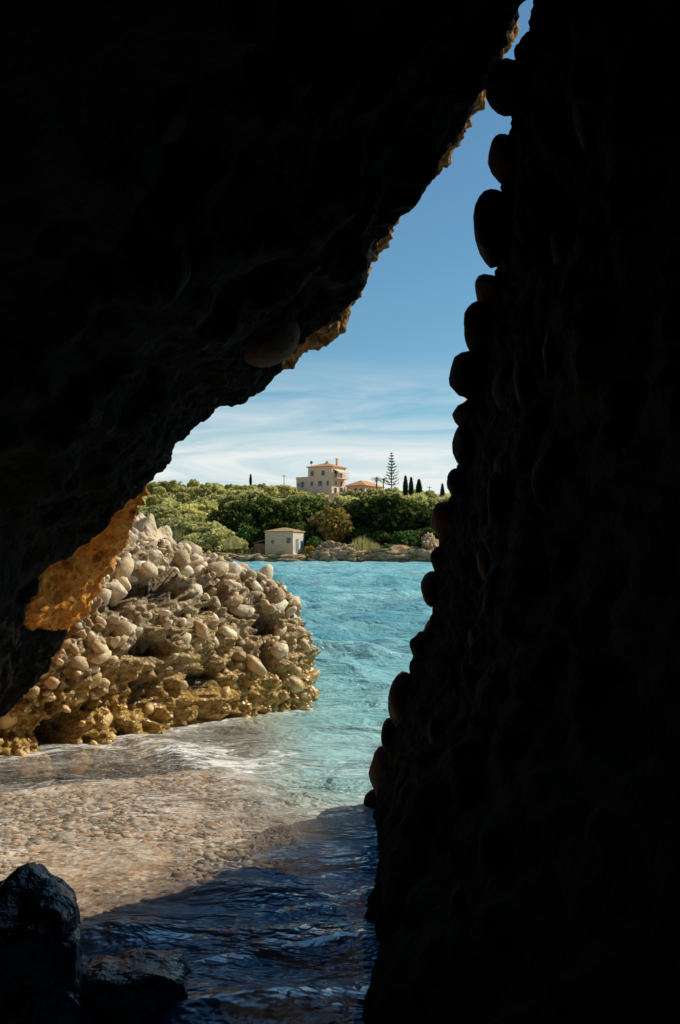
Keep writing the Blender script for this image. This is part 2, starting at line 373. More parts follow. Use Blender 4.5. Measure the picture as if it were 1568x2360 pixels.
# ------------------------------------------------------------------ stone templates
def ico(sub, seed, amp=.18, fine=.03, facet=0):
    bm = bmesh.new(); bmesh.ops.create_icosphere(bm, subdivisions=sub, radius=1)
    off = Vector((seed*7.3, seed*3.1, seed*5.7)); rr = random.Random(seed)
    pl = [(Vector((rr.gauss(0,1),rr.gauss(0,1),rr.gauss(0,1))).normalized(), rr.uniform(.62,.9)) for _ in range(facet)]
    for q in bm.verts:
        d = q.co.normalized()
        r = 1+amp*noise.noise(d*1.1+off)+fine*noise.noise(d*4+off)
        for nn, h in pl:
            c = d.dot(nn)
            if c > .05: r = min(r, (h/c)*.8+r*.2) if h/c < r else r
        q.co = d*r
    vv = np.array([q.co[:] for q in bm.verts]); ff_ = [tuple(x.index for x in f.verts) for f in bm.faces]; bm.free()
    return vv, np.array(ff_)
def stone_mesh(name, vv, ff_, mat):
    me = bpy.data.meshes.new(name); me.from_pydata(vv.tolist(), [], ff_.tolist()); me.update()
    me.polygons.foreach_set('use_smooth', [True]*len(me.polygons)); me.materials.append(mat); return me
ST3 = [ico(3, s, .30, .05, s % 2) for s in range(8)]
STD = [ico(3, s, .34, .05) for s in range(6)]
ST2 = [ico(2, s+20, .38, .06, s % 2) for s in range(8)]
ST1 = [ico(1, s+40, .35, 0) for s in range(6)]
cob_me = [stone_mesh('cobble', *q, M['cobble']) for q in ST3]
dark_me = [stone_mesh('cave_cobble', *q, M['cave_cobble']) for q in STD]
brown_me = [stone_mesh('brown_cave_cobble', *q, M['brown_cobble']) for q in STD]
oval_me = stone_mesh('oval_cave_cobble', *ico(4, 3, .10, .012), M['brown_cobble'])
def put_stone(name, mesh, loc, rot, scale, parent):
    o = bpy.data.objects.new(name, mesh); C.objects.link(o); o.parent = parent
    o.location = loc; o.rotation_euler = rot; o.scale = scale; return o
def scatter(name, temps, locs, rots, scales, mat, parent=None):
    V = []; Fa = []; n = 0
    for i in range(len(locs)):
        tv, tf = temps[i % len(temps)]
        R = np.array(Euler(rots[i]).to_matrix())
        V.append((tv*scales[i])@R.T+np.array(locs[i])); Fa.append(tf+n); n += len(tv)
    return mk(name, np.concatenate(V).tolist(), np.concatenate(Fa).tolist(), mat, parent, True)

n = 9500
px_ = rng.uniform(-3.2, .1, n); py_ = 3.6+rng.uniform(0, 1, n)**.8*5.2
pz = -depth(px_, py_)
r_ = rng.lognormal(-3.95, .42, n)
pe = scatter('pebbles', ST1, np.stack([px_,py_,pz],1), rng.uniform(-.2,.2,(n,3))+np.array([0,0,1])*rng.uniform(0,6.28,(n,1)),
        np.stack([r_*1.4, r_, r_*.30],1), M['pebble'])
tag(pe, 'brown and white pebbles lying under the clear shallow water', 'pebbles', kind='stuff')

# ------------------------------------------------------------------ cave walls
LEFT = [(1750,-460),(1300,-340),(1235,-160),(1200,-60),(1185,0),(1160,60),(1166,100),(1160,150),(1128,225),(1090,270),(1060,320),(1030,375),(1000,405),(950,455),(910,520),
        (880,575),(850,610),(825,670),(810,720),(770,780),(730,800),(680,830),(640,865),(600,905),(555,930),(520,928),(475,955),(440,990),(405,1025),(395,1060),(365,1090),
        (345,1115),(340,1145),(312,1200),(288,1260),(260,1320),(212,1395),(180,1425),(130,1500),(90,1570),(40,1630),(0,1665),(-80,1740),(-200,1800),(-330,1900),(-380,2120)]
RIGHT = [(1255,-440),(1250,-300),(1245,-100),(1232,0),(1220,70),(1206,130),(1194,200),(1181,260),(1175,320),(1158,400),(1152,480),(1150,560),(1148,620),(1136,680),(1116,750),(1100,810),
        (1092,870),(1082,930),(1072,1000),(1064,1070),(1052,1120),(1032,1180),(1018,1240),(1009,1300),(997,1360),(995,1410),(985,1450),(961,1500),(945,1560),(930,1620),
        (905,1690),(886,1760),(864,1840),(853,1880),(850,2000),(850,2120)]
YM = 6.2
def ss1(t): t = max(0, min(1, t)); return t*t*(3-2*t)
def lip_y(z, side):
    y = YM-(.30 if side < 0 else .42)*max(z,0)
    if side < 0: y += .75*ss1((2.0-z)/.45)
    return y
def lip_pt(px, py, side):
    Y = YM
    for _ in range(30):
        z = H-(py-1275)/F*Y; Y = .5*Y+.5*lip_y(z, side)
    return ((px-784)/F*Y, Y, H-(py-1275)/F*Y)
def resample(pts, n, side):
    q = np.array(pts, float); s = np.concatenate([[0], np.cumsum(np.hypot(*np.diff(q, axis=0).T))])
    tt = np.linspace(0, s[-1], n)
    return [lip_pt(a, b, side) for a, b in zip(np.interp(tt, s, q[:,0]), np.interp(tt, s, q[:,1]))]
OUT = [(1.1,9),(.95,6),(.8,4),(.65,2.5),(.52,1.5),(.4,.8),(.3,.45),(.2,.22),(.12,.1),(.06,.03)]
dys = [0]
while dys[-1] < 7.4: dys.append(dys[-1]+max(.020, (dys[-1]-.45)*.055))
def wall(name, pts, side, nu, mat):
    cur = resample(pts, nu, side); rows = []; och = []
    def fl(z): return 1-ss1((z-2.6)/2.0)
    for dO, off in OUT:
        row = []
        for x, y, z in cur:
            if side < 0:
                k = ss1((z-1.2)/1.2); d = Vector((-1+.25*k, .62*k))
            else: d = Vector((1, .12))
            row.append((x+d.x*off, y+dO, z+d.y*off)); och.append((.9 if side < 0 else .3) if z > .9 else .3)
        rows.append(row)
    for dy in dys:
        row = []
        for x, y, z in cur:
            if side < 0:
                f = fl(z); lo = ss1((2.1-.50*min(dy,.75)-z)/.26)
                d1 = min(dy,.55)-.75*max(0,min(dy-.55,.35))-.12*max(0,min(dy-.9,2.2))
                g = .10*f*max(0,dy-.9)+lo*max(0,d1)*(.12+.62*ss1((z-1.05)/.85))
                row.append((x-g, y-dy, z+.05*f*max(0,dy-.5)*ss1((z-1.2)/1)))
                w_ = .32+.54*lo
                och.append(1.1*(1-ss1(dy/w_*.6))*ss1((z-1.0)/.22)*max(lo, ss1((z-2.5)/.2)))  # bright colour cut off along the overhang's shadow edge
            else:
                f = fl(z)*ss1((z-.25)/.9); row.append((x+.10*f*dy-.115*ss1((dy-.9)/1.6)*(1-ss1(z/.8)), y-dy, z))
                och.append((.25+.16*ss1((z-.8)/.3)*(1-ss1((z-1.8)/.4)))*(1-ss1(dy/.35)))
        rows.append(row)
    last = rows[-1]
    for dy, s in ((.4,.8),(.7,.4),(.9,0)):
        rows.append([(.2+(x-.2)*s, y-dy, z) for x,y,z in last]); och += [0]*nu
    nr = len(rows); V = [p for r in rows for p in r]
    fs = grid_faces(nr, nu).tolist()
    if side < 0: fs = [f[::-1] for f in fs]
    o = mk(name, V, fs, mat, None, True)
    me = o.data; nrm = [q.vector.copy() for q in me.vertex_normals]
    DD = [-d for d,_ in OUT]+dys+[9,9,9]
    for i,(q, nn) in enumerate(zip(me.vertices, nrm)):
        p = q.co; dy = DD[i//nu]
        if dy > 7: continue
        big = noise.fractal(p*1.1+Vector((3,side*9,1)), 1.0, 2.0, 4)
        med = noise.fractal(p*4.5+Vector((0,side*4,7)), .9, 2.1, 5)
        fine = noise.fractal(p*13, .72, 2.1, 4)
        vd = noise.voronoi(p*3.2)[0][0]
        far = ss1((dy-.1)/.8)
        lip = 1-.6*ss1(-dy/.4)
        fa = (.028 if side < 0 else .022)*(1-.5*far)
        ma = .032+.02*far; bg_ = .13; vg = .10
        pitd = 0
        if side < 0:
            up = ss1((p.z-1.95)/.25); rim = ss1((p.z-2.45)/.2)
            ma -= .016*up*(1-far); fa += .012*rim*(1-far)
            if -.1 < dy < 1.3:
                lo = 1-.95*up
                pitd = lo*(-.08*max(0,.42-noise.voronoi(p*8)[0][0])*ss1((dy+.05)/.12) - .06*max(0, noise.noise(p*6)-.1))
        else: bg_ = .10; vg = .075
        rt_ = .4+.6*ss1((p.z-.1)/.5) if side > 0 else 1
        q.co = p + nn*(big*bg_*far*rt_ + (med*ma+fine*fa)*lip + (.25-vd)*vg*far*rt_+pitd)
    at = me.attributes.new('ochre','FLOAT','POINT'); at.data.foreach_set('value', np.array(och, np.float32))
    me.update(); return o
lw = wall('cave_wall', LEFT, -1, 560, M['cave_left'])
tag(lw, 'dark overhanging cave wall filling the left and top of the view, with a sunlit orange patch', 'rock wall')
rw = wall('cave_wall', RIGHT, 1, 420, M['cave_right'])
tag(rw, 'dark cave wall on the right with rounded cobbles sticking out of its edge', 'rock wall')
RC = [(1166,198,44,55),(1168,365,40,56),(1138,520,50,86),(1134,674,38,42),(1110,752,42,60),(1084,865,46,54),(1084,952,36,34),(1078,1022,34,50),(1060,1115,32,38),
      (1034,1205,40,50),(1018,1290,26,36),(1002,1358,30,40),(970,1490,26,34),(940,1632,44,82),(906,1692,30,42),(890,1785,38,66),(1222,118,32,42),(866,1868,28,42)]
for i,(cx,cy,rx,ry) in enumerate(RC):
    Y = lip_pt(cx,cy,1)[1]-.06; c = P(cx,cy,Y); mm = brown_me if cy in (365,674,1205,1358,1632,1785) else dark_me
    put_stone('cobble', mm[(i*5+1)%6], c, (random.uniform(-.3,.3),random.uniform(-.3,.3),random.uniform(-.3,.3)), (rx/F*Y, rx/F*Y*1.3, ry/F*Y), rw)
def on_wall(o):
    vs = o.data.vertices
    while True:
        q = vs[random.randrange(len(vs))]
        if 2.6 < q.co.y < 5.0 and .1 < q.co.z < 4.5: return q.co.copy(), q.normal.copy()
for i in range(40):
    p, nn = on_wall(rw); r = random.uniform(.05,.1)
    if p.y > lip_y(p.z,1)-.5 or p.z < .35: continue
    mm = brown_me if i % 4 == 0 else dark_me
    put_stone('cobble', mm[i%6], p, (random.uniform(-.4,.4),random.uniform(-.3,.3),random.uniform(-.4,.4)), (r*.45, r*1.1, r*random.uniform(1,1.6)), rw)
for i in range(16):
    p, nn = on_wall(lw); r = random.uniform(.06,.13)
    if p.y > 4.2: continue
    put_stone('cobble', dark_me[i%6], p, (random.uniform(-.4,.4),random.uniform(-.3,.3),random.uniform(-.4,.4)), (r*.7, r*1.2, r*random.uniform(.8,1.3)), lw)
put_stone('cobble', oval_me, P(612,760,4.85), (0,.35,0), (.165,.22,.18), lw)

# ------------------------------------------------------------------ conglomerate boulder
bd = Vector((.58,.81,0)).normalized(); bn = Vector((-.81,.58,0)).normalized()
bc = Vector((-2.63,10.10,0))-bn*.07
PRs = np.array([(1.11,-.7),(1.10,-.2),(1.085,.05),(1.055,.4),(1.0,.85),(.93,1.17),(.825,1.4),(.665,1.58),(.43,1.71),(.2,1.78),(0,1.80)])
NP_ = len(PRs)
def bsurf(th, vq):
    c, s = math.cos(th), math.sin(th)
    e = 2/3.3
    x = 2.5*math.copysign(abs(c)**e, c); y = 1.57*math.copysign(abs(s)**e, s)
    k = vq*(NP_-1); r = np.interp(k, range(NP_), PRs[:,0]); z = np.interp(k, range(NP_), PRs[:,1])
    zz = z*(1-.10*max(-.4, x*r/2.45)) if z > 0 else z
    if x < 0: r = min(r, 1.02) 
    return bc+bd*(x*r)+bn*(y*min(r,1.05))+Vector((0,0,zz))
root = empty('conglomerate_boulder', (0,0,0))
tag(root, 'sunlit boulder of cemented cobbles standing in the shallows, gold and wet at its foot', 'boulder')
NU, NV = 960, 320
V = [bsurf(2*math.pi*i/NU, j/(NV-1)) for j in range(NV) for i in range(NU)]
fs = [(j*NU+i, j*NU+(i+1)%NU, (j+1)*NU+(i+1)%NU, (j+1)*NU+i) for j in range(NV-1) for i in range(NU)]
body = mk('rock_body', V, fs, M['matrix'], root, True)
def bpit(p):
    hole = max(0, noise.noise(p*3.4+Vector((2,7,1)))-.10)
    hole2 = max(0, noise.noise(p*7.5+Vector((9,2,4)))-.22)
    lac = max(0, .40-noise.voronoi(p*7.5+Vector((3,1,9)))[0][0])*ss1((1.0-p.z)/.6)
    return .42*hole+.26*lac+.20*hole2
def bdisp(p):
    d = noise.voronoi(p*5.5)[0]; d2 = noise.voronoi(p*12+Vector((5,5,5)))[0]
    big = noise.fractal(p*1.3, 1, 2, 3); med = noise.fractal(p*6, .8, 2.1, 4)
    return big*.12+med*.07+(.32-d[0])*.13+(.3-d2[0])*.12-bpit(p)
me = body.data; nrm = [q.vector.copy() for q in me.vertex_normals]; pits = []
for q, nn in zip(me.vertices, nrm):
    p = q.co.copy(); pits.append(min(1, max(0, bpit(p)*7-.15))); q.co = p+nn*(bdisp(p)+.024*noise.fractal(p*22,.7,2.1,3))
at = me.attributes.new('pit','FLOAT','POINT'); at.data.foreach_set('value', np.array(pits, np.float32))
me.update()
random.seed(21)
def bnorm(th, vq, p):
    e=.02; return (bsurf(th+e,vq)-p).cross(bsurf(th,min(1,vq+e))-p).normalized()
pts = []
while len(pts) < 100:
    th = random.uniform(math.pi*.95, math.pi*2.12); vq = random.uniform(.2,.95)**.70
    p = bsurf(th, vq)
    r = (random.uniform(.045,.09) if random.random() < .7 else random.uniform(.095,.14)) if p.z > 1.0 else random.uniform(.045,.105)
    if any((p-q).length < (r+s)*.75 for q, s in pts):
        if random.random() > .03: continue
    pts.append((p, r)); nn = bnorm(th, vq, p)
    sc_ = (r*random.uniform(1.0,1.45), r*random.uniform(.75,1.0), r*random.uniform(.55,.8))
    em = -.12 if p.z > 1.3 else -.32
    put_stone('cobble', cob_me[random.randrange(8)], p+nn*(r*em+max(-.1,bdisp(p))*.9), (random.uniform(-.6,.6),random.uniform(-.6,.6),random.uniform(0,6.28)), sc_, root)
locs=[]; rots=[]; scs=[]
for i in range(7500):
    th = random.uniform(math.pi*.92, math.pi*2.2); vq = random.uniform(.12,.98)
    p = bsurf(th, vq); 
    if p.z < .7 and random.random() < .55: continue
    if p.z < 1.25 and random.random() < .12: continue
    if bpit(p) > .05: continue
    r = min(.10, random.lognormvariate(-3.6,.66)); nn = bnorm(th, vq, p)
    locs.append(p+nn*(bdisp(p)-r*.3)); rots.append((random.uniform(-1.,1.),random.uniform(-1.,1.),random.uniform(0,6.28))); scs.append(np.array([r*1.4,r,r*.75]))
tag(scatter('small_cobbles', ST2, locs, rots, scs, M['cobble'], root), kind='stuff')

# ------------------------------------------------------------------ other rocks
def rock(name, loc, scale, seed, mat, sub=5, amp=.5, rz=0, facet=0):
    bm = bmesh.new(); bmesh.ops.create_icosphere(bm, subdivisions=sub, radius=1)
    off = Vector((seed*3.7,seed*1.9,seed*8.3)); rr = random.Random(seed)
    pl = [(Vector((rr.gauss(0,1),rr.gauss(0,1),rr.gauss(0,.6)+.1)).normalized(), rr.uniform(.62,.88)) for _ in range(facet)]
    for q in bm.verts:
        d = q.co.normalized()
        b = Vector([math.copysign(abs(c)**.8, c) for c in d])
        cut = min([1.0]+[h/(d.dot(nn)*b.length) for nn, h in pl if d.dot(nn) > .2])
        q.co = b*cut*(1+amp*.6*noise.fractal(d*1.2+off,1,2,3)+amp*.35*(.4-noise.voronoi(d*2.6+off)[0][0])+.16*amp*noise.fractal(d*6+off,1,2,3))
        q.co = Vector((q.co.x*scale[0], q.co.y*scale[1], q.co.z*scale[2]))
    me = bpy.data.meshes.new(name); bm.to_mesh(me); bm.free()
    me.polygons.foreach_set('use_smooth', [True]*len(me.polygons)); me.materials.append(mat)
    o = bpy.data.objects.new(name, me); C.objects.link(o); o.location = loc; o.rotation_euler = (0,0,rz); return o
tag(rock('rock', (-2.7,13.8,.3), (.5,.6,1.6), 4, M['pale_rock'], 5, .5), 'pale yellowish rock rising behind the cobbled boulder', 'rock')
tag(rock('rock', (-1.14,3.25,-.06), (.47,.46,.58), 9, M['wet_rock'], 6, .30, 0, 12), 'wet black rock in shadow at the bottom left corner', 'rock')
tag(rock('rock', (-.68,3.45,-.13), (.40,.42,.31), 12, M['wet_rock'], 6, .30, 0, 12), 'low wet rock awash beside the black corner rock', 'rock')

SR = [(650,1290,58,9,'broad brown rock under the stone cottage'),(600,1291,30,9,None),(752,1284,38,18,None),(778,1269,44,16,'tall brown rock right of the yellow bush'),(808,1287,34,13,None),
      (880,1285,52,13,None),(925,1279,68,14,'long flat brown rock at the waterline right of the reeds'),(968,1285,38,14,None),(988,1260,17,20,'blocky upright rock at the right end of the far shore'),(720,1291,24,8,None),
      (1020,1284,40,14,None),(560,1290,40,10,None),(500,1292,50,12,None),(430,1290,50,13,None),(840,1291,26,8,None),(690,1293,18,6,None)]
for i,(px,py,rx,ry,lab) in enumerate(SR):
    Y = 167.2 + (1.2 if py < 1275 else 0); c = P(px,py,Y); k = Y/F
    o = rock('rock', c, (rx*k, 2.2, ry*k*1.2), i+30, M['shore_rock'], 5, 1.0, random.uniform(-.2,.2))
    if lab: tag(o, lab, 'rock')
    else: tag(o, 'brown weathered rock at the far waterline', 'rock', 'rocks along the far waterline')

# ------------------------------------------------------------------ hill
HP = np.array([(158,-2.5),(165.5,-.4),(168,1.0),(180,3),(190,5),(210,8.5),(235,13),(258,16.3),(300,18.3),(330,18),(500,14),(1500,6)])
def hz(x, y):
    z = np.interp(y, HP[:,0], HP[:,1])
    return z + np.clip((y-190)/80,0,1)*1.6*sm((-x-5)/30) + .35*np.sin(x*.35+y*.1)*np.clip((y-168)/10,0,1)
yh = np.concatenate([np.linspace(158,340,110), np.geomspace(345,1500,20)]); xh = np.linspace(-1,1,140)
Xh = (150+np.maximum(yh-300,0)*.8)[:,None]*xh; Yh = np.repeat(yh[:,None],140,1)
hl = mk('hill', np.stack([Xh,Yh,hz(Xh,Yh)],-1).reshape(-1,3).tolist(), grid_faces(len(yh),140).tolist(), M['hill'], None, True)
tag(hl, 'green hillside across the bay', 'hill', kind='structure')

# ------------------------------------------------------------------ foliage
def leaves(centers, size, rg, elong=1.7):
    n = len(centers); a = rg.normal(size=(n,3)); a /= np.linalg.norm(a,axis=1)[:,None]
    b = np.cross(a, rg.normal(size=(n,3))); b /= np.linalg.norm(b,axis=1)[:,None]
    s = size*rg.uniform(.6,1.3,(n,1))
    v = np.stack([centers-a*s*elong*.5, centers+b*s*.5, centers+a*s*elong*.5, centers-b*s*.5],1).reshape(-1,3)
    return v, np.arange(4*n).reshape(-1,4)
def crown_pts(rx, ry, rz, ncl, per, rg, cz, clump=1.0):
    out_ = []
    for i in range(ncl):
        d = rg.normal(size=3); d /= np.linalg.norm(d); d[2] = d[2]*.9+.12
        rr = rg.uniform(.35,1.0)**.6
        c = d*np.array([rx,ry,rz])*rr*(.86-.06*clump)
        cr = rg.uniform(.20,.36)*min(rx,rz)*clump
        q = rg.normal(size=(per,3)); q /= np.linalg.norm(q,axis=1)[:,None]; q *= cr*rg.uniform(.5,1.05,(per,1)); q[:,2] *= .75
        out_.append(c+q)
    o = np.concatenate(out_); o[:,2] += cz; return o
def tree_proto(name, lab, cat, mat, rx, h, ncl, per, leaf, seed, group=None, trunk=.28, clump=1.0):
    rg = np.random.default_rng(seed); rzz = h*.5*(1-trunk*.35)
    r = empty(name, (0,0,0)); tag(r, lab, cat, group)
    pts_ = crown_pts(rx, rx*.9, rzz, ncl, per, rg, h-rzz*.95, clump)
    v_, f_ = leaves(pts_, leaf, rg); mk('crown', v_.tolist(), f_.tolist(), mat, r)
    m = MB(); m.tube([(0,0,-.6),(.1,0,h*.25),(.05,.1,h*.55),(0,.1,h*.8)], [.07*rx+.06,.055*rx+.05,.04*rx+.03,.03])
    for k in range(5):
        a = k*1.26+seed; m.tube([(.05,.05,h*.28),(math.cos(a)*rx*.35,math.sin(a)*rx*.35,h*.5),(math.cos(a)*rx*.65,math.sin(a)*rx*.65,h*.68)],[.05*rx,.03*rx,.015*rx],5)
    m.build('trunk', M['bark'], r, True); return r
def place(proto, used, loc, s, rz, lab=None, group=None):
    o = proto if not used.get(proto.name) else copy_tree(proto)
    used[proto.name] = True
    o.location = loc; o.scale = s; o.rotation_euler = (0,0,rz)
    if lab: o['label'] = lab
    if group: o['group'] = group
    elif lab and 'group' in o: del o['group']
    return o
used = {}
OL = 'grey green olive tree on the hillside behind the dark evergreen belt'; OG = 'olive trees on the hillside'
oliv = [tree_proto('olive_tree', OL, 'tree', M['olive_leaf'], 2.4, 4.2, 44, 42, .34, 100+i, OG, .28, .9) for i in range(5)]
darks = [tree_proto('evergreen_tree', 'x', 'tree', M['dark_leaf'], 3.4, 8, 46, 120, .42, 120+i, None, .1, 1.35) for i in range(4)]
lights = [tree_proto('olive_bush', 'x', 'bush', M['light_leaf'], 3.2, 5, 60, 60, .34, 140+i, None, .1, .95) for i in range(2)]
brown = tree_proto('brown_tree', 'x', 'tree', M['brown_leaf'], 3.2, 7, 60, 60, .42, 160, None, .1, 1.2)
greens = tree_proto('green_bush', 'x', 'bush', M['green_leaf'], 2.2, 4, 40, 55, .38, 170, None, .1)
random.seed(5)
cnt = 0; tries = 0; acc = []
while cnt < 190 and tries < 9000:
    tries += 1
    Y = random.uniform(200,312); X = random.uniform(-62,36)*Y/260
    px = 784+X/Y*F; s = random.uniform(.5,1.5); z = float(hz(np.array(X),np.array(Y)))
    top = 1275-(z+4.2*s-H)/Y*F
    lim = (1103 if px < 500 else 1108 if px < 668 else 1130 if px < 900 else 1124)-random.uniform(-6,3)
    if top < lim: continue
    if 670 < px < 900 and 252 < Y < 285: continue
    if any((X-a)**2+(Y-b)**2 < 10 for a,b in acc): continue
    acc.append((X,Y))
    place(oliv[cnt%5], used, (X,Y,z-.2), (s*random.uniform(.9,1.25),s,s*random.uniform(.8,1.1)), random.uniform(0,6.28)); cnt += 1
for i,(px,top,s) in enumerate([(690,1128,.9),(712,1133,.8),(738,1136,.7),(795,1132,.9),(815,1126,1.0),(838,1130,.8),(862,1124,1.1),(884,1126,.9),(910,1122,1.0),(790,1138,.7),(670,1119,.8)]):
    Y = 250; c = P(px,top,Y); place(oliv[i%5], used, (c.x,Y,c.z-4.1*s), (s*1.1,s,s), i*1.3)
DT = [(520,1172,70,186,'dark tree at the left end of the evergreen belt'),(558,1174,70,187,'second dark tree from the left in the evergreen belt'),(603,1144,115,190,'tall dark tree behind the left part of the cottage roof'),
      (655,1152,95,189,'dark tree directly behind the stone cottage roof'),(702,1142,105,191,'dark tree below the left wing of the villa'),(748,1154,80,192,'dark tree below the corner of the villa, behind the brown tree'),
      (836,1148,100,183,'dark tree just right of the brown tree'),(894,1132,155,181,'largest dark tree, standing below the tall tiered pine'),(950,1154,95,184,'dark tree below the pair of cypresses'),
      (992,1156,105,183,'dark tree near the right cave edge above the blocky rock'),(1034,1160,80,188,'dark tree mostly hidden by the right cave wall')]
for i,(px,top,wd,Y,lab) in enumerate(DT):
    base = float(hz(np.array((px-784)/F*Y),np.array(Y)))-1.6; c = P(px,top,Y); hgt = (c.z-base)/8/1.0
    sx = wd/2*Y/F/3.4*1.2
    place(darks[i%4], used, (c.x,Y,base), (sx,sx*.9,hgt), i*1.7, lab)
for i,(px,top,wd) in enumerate([(595,1212,45),(640,1196,60),(692,1198,55),(735,1208,45),(826,1212,65),(870,1222,60),(950,1218,60),(988,1216,55),(1018,1210,50)]):
    Y = 176; base = float(hz(np.array((px-784)/F*Y),np.array(Y)))-1.2; c = P(px,top,Y); sx = wd/2*Y/F/3.4*1.3
    o = place(darks[(i+1)%4], used, (c.x,Y,base), (sx,sx,(c.z-base)/8), i*2.3, 'dark shrub at the foot of the evergreen belt'); o.name = 'evergreen_shrub'; o['category'] = 'shrub'; o['group'] = 'dark shrubs at the foot of the evergreen belt'
place(brown, used, (P(765,0,176).x,176,1.8), (1.25,1.1,1.15), 0, 'round brown green tree standing right of the stone cottage')
LT = [(430,1183,135,176,'broad pale olive bush left of the cottage, above the boulder'),(385,1193,85,180,'pale olive bush beside the left cave wall'),(492,1201,100,174,'low pale olive bush at the left end of the belt'),(365,1165,95,200,'pale bush on the slope close to the left cave edge'),
      (545,1235,60,171,'low pale bush just left of the cottage lean-to'),(455,1228,85,171,'pale bush lowest on the slope above the boulder'),(440,1160,80,205,'pale bush highest on the left slope, above the broad olive bush')]
for i,(px,top,wd,Y,lab) in enumerate(LT):
    base = float(hz(np.array((px-784)/F*Y),np.array(Y)))-.4; c = P(px,top,Y); sx = wd/2*Y/F/3.2*1.1
    place(lights[i%2], used, (c.x,Y,base), (sx,sx,(c.z-base)/5), i*2.1, lab)
GT = [(568,1210,55,176,'green bush at the foot of the evergreen belt, left of the cottage'),(930,1222,60,173,'green bush at the foot of the largest dark tree'),(905,1252,60,171,'low green bush behind the flat shore rock'),(725,1235,40,172,'green bush right of the cottage roof')]
for i,(px,top,wd,Y,lab) in enumerate(GT):
    base = float(hz(np.array((px-784)/F*Y),np.array(Y)))-.4; c = P(px,top,Y); sx = wd/2*Y/F/2.2*1.1
    place(greens, used, (c.x,Y,base), (sx,sx,(c.z-base)/4), i*2.1, lab)
yb = tree_proto('yellow_bush', 'yellow orange bush at the right foot of the cottage', 'bush', M['yellow_leaf'], 1.0, 1.9, 22, 30, .25, 180, None, .1)
yb.location = P(716,1283,168.5)
yb2 = copy_tree(yb); yb2.location = P(935,1272,169.5); yb2.scale = (.9,.9,.6); yb2['label'] = 'low yellow bush behind the long flat rock'
# scrub ground cover
rg = np.random.default_rng(9); n = 30000
yy = 168+rg.uniform(0,1,n)**.8*140; xx = rg.uniform(-.33,.2,n)*yy
cl_ = np.array([noise.noise(Vector((a*.18,b*.18,0))) for a,b in zip(xx,yy)])
keep = cl_ > -.15; xx=xx[keep]; yy=yy[keep]; cl_=cl_[keep]
cz = hz(xx,yy)+rg.uniform(0,1,len(xx))*(.5+1.6*np.clip(cl_+.12,0,1))
v_, f_ = leaves(np.stack([xx,yy,cz],1), .5, rg); tag(mk('scrub', v_.tolist(), f_.tolist(), M['olive_leaf']), 'low green scrub covering the ground between the hillside trees', 'scrub', kind='stuff')
# cypress
cy0 = empty('cypress_tree', (0,0,0)); tag(cy0, 'x', 'tree')
rg = np.random.default_rng(11); n = 1600; tz = rg.uniform(0,1,n); rad = .62*np.sin(np.pi*np.clip(tz*.93+.06,0,1))**.7*(1-tz*.45)*rg.uniform(.5,1.05,n); an = rg.uniform(0,6.28,n)
v_, f_ = leaves(np.stack([rad*np.cos(an),rad*np.sin(an),.3+tz*5.2],1), .28, rg); mk('crown', v_.tolist(), f_.tolist(), M['cypress_leaf'], cy0)
MB().tube([(0,0,-.5),(0,0,4.5)],[.13,.03]).build('trunk', M['bark'], cy0)
CY = [(935,1096,1150,256,'left cypress of the pair right of the tiered pine'),(948,1099,1150,258,'right cypress of the pair right of the tiered pine'),(966,1104,1148,262,'broad cypress right of the cypress pair'),(1020,1114,1160,258,'cypress at the right cave edge'),(578,1092,1120,300,'lone small cypress on the left skyline')]
for i,(px,tp,bt,Y,lab) in enumerate(CY):
    o = cy0 if i == 0 else copy_tree(cy0); o['label'] = lab; c = P(px,bt,Y); s = (bt-tp)/F*Y/5.6
    wx = 1.7 if i == 2 else 1.15; o.location = c; o.scale = (s*wx,s*wx,s)
# norfolk pine
np_ = empty('tiered_pine', P(903,1135,262)); tag(np_, 'tall pine with open horizontal tiers rising right of the villa', 'tree')
hgt = 92/F*262
MB().tube([(0,0,-1),(0,0,hgt*.5),(0,0,hgt)],[.2,.12,.03]).build('trunk', M['bark'], np_)
m = MB(); rg = np.random.default_rng(4); lp = []
for k in range(12):
    f_k = k/11; z0 = hgt*(.18+.8*f_k); L = 2.05*(1-f_k)**.75+.15
    for j in range(6):
        a = j*math.pi*2/6+k*.5+rg.uniform(-.2,.2); l = L*rg.uniform(.7,1.12)
        pts_ = [(math.cos(a)*l*q, math.sin(a)*l*q, z0+l*(.05*q+.3*q*q)) for q in (0,.35,.7,1)]
        m.tube(pts_, [.04,.06,.06,.03], 5)
        for q in np.linspace(.2,1,12):
            for _ in range(2): lp.append((math.cos(a)*l*q+rg.normal()*.09, math.sin(a)*l*q+rg.normal()*.09, z0+l*(.05*q+.3*q*q)+rg.normal()*.06))
v_, f_ = leaves(np.array(lp), .17, rg); m.add(v_.tolist(), f_.tolist()); m.build('crown', M['pine_leaf'], np_)
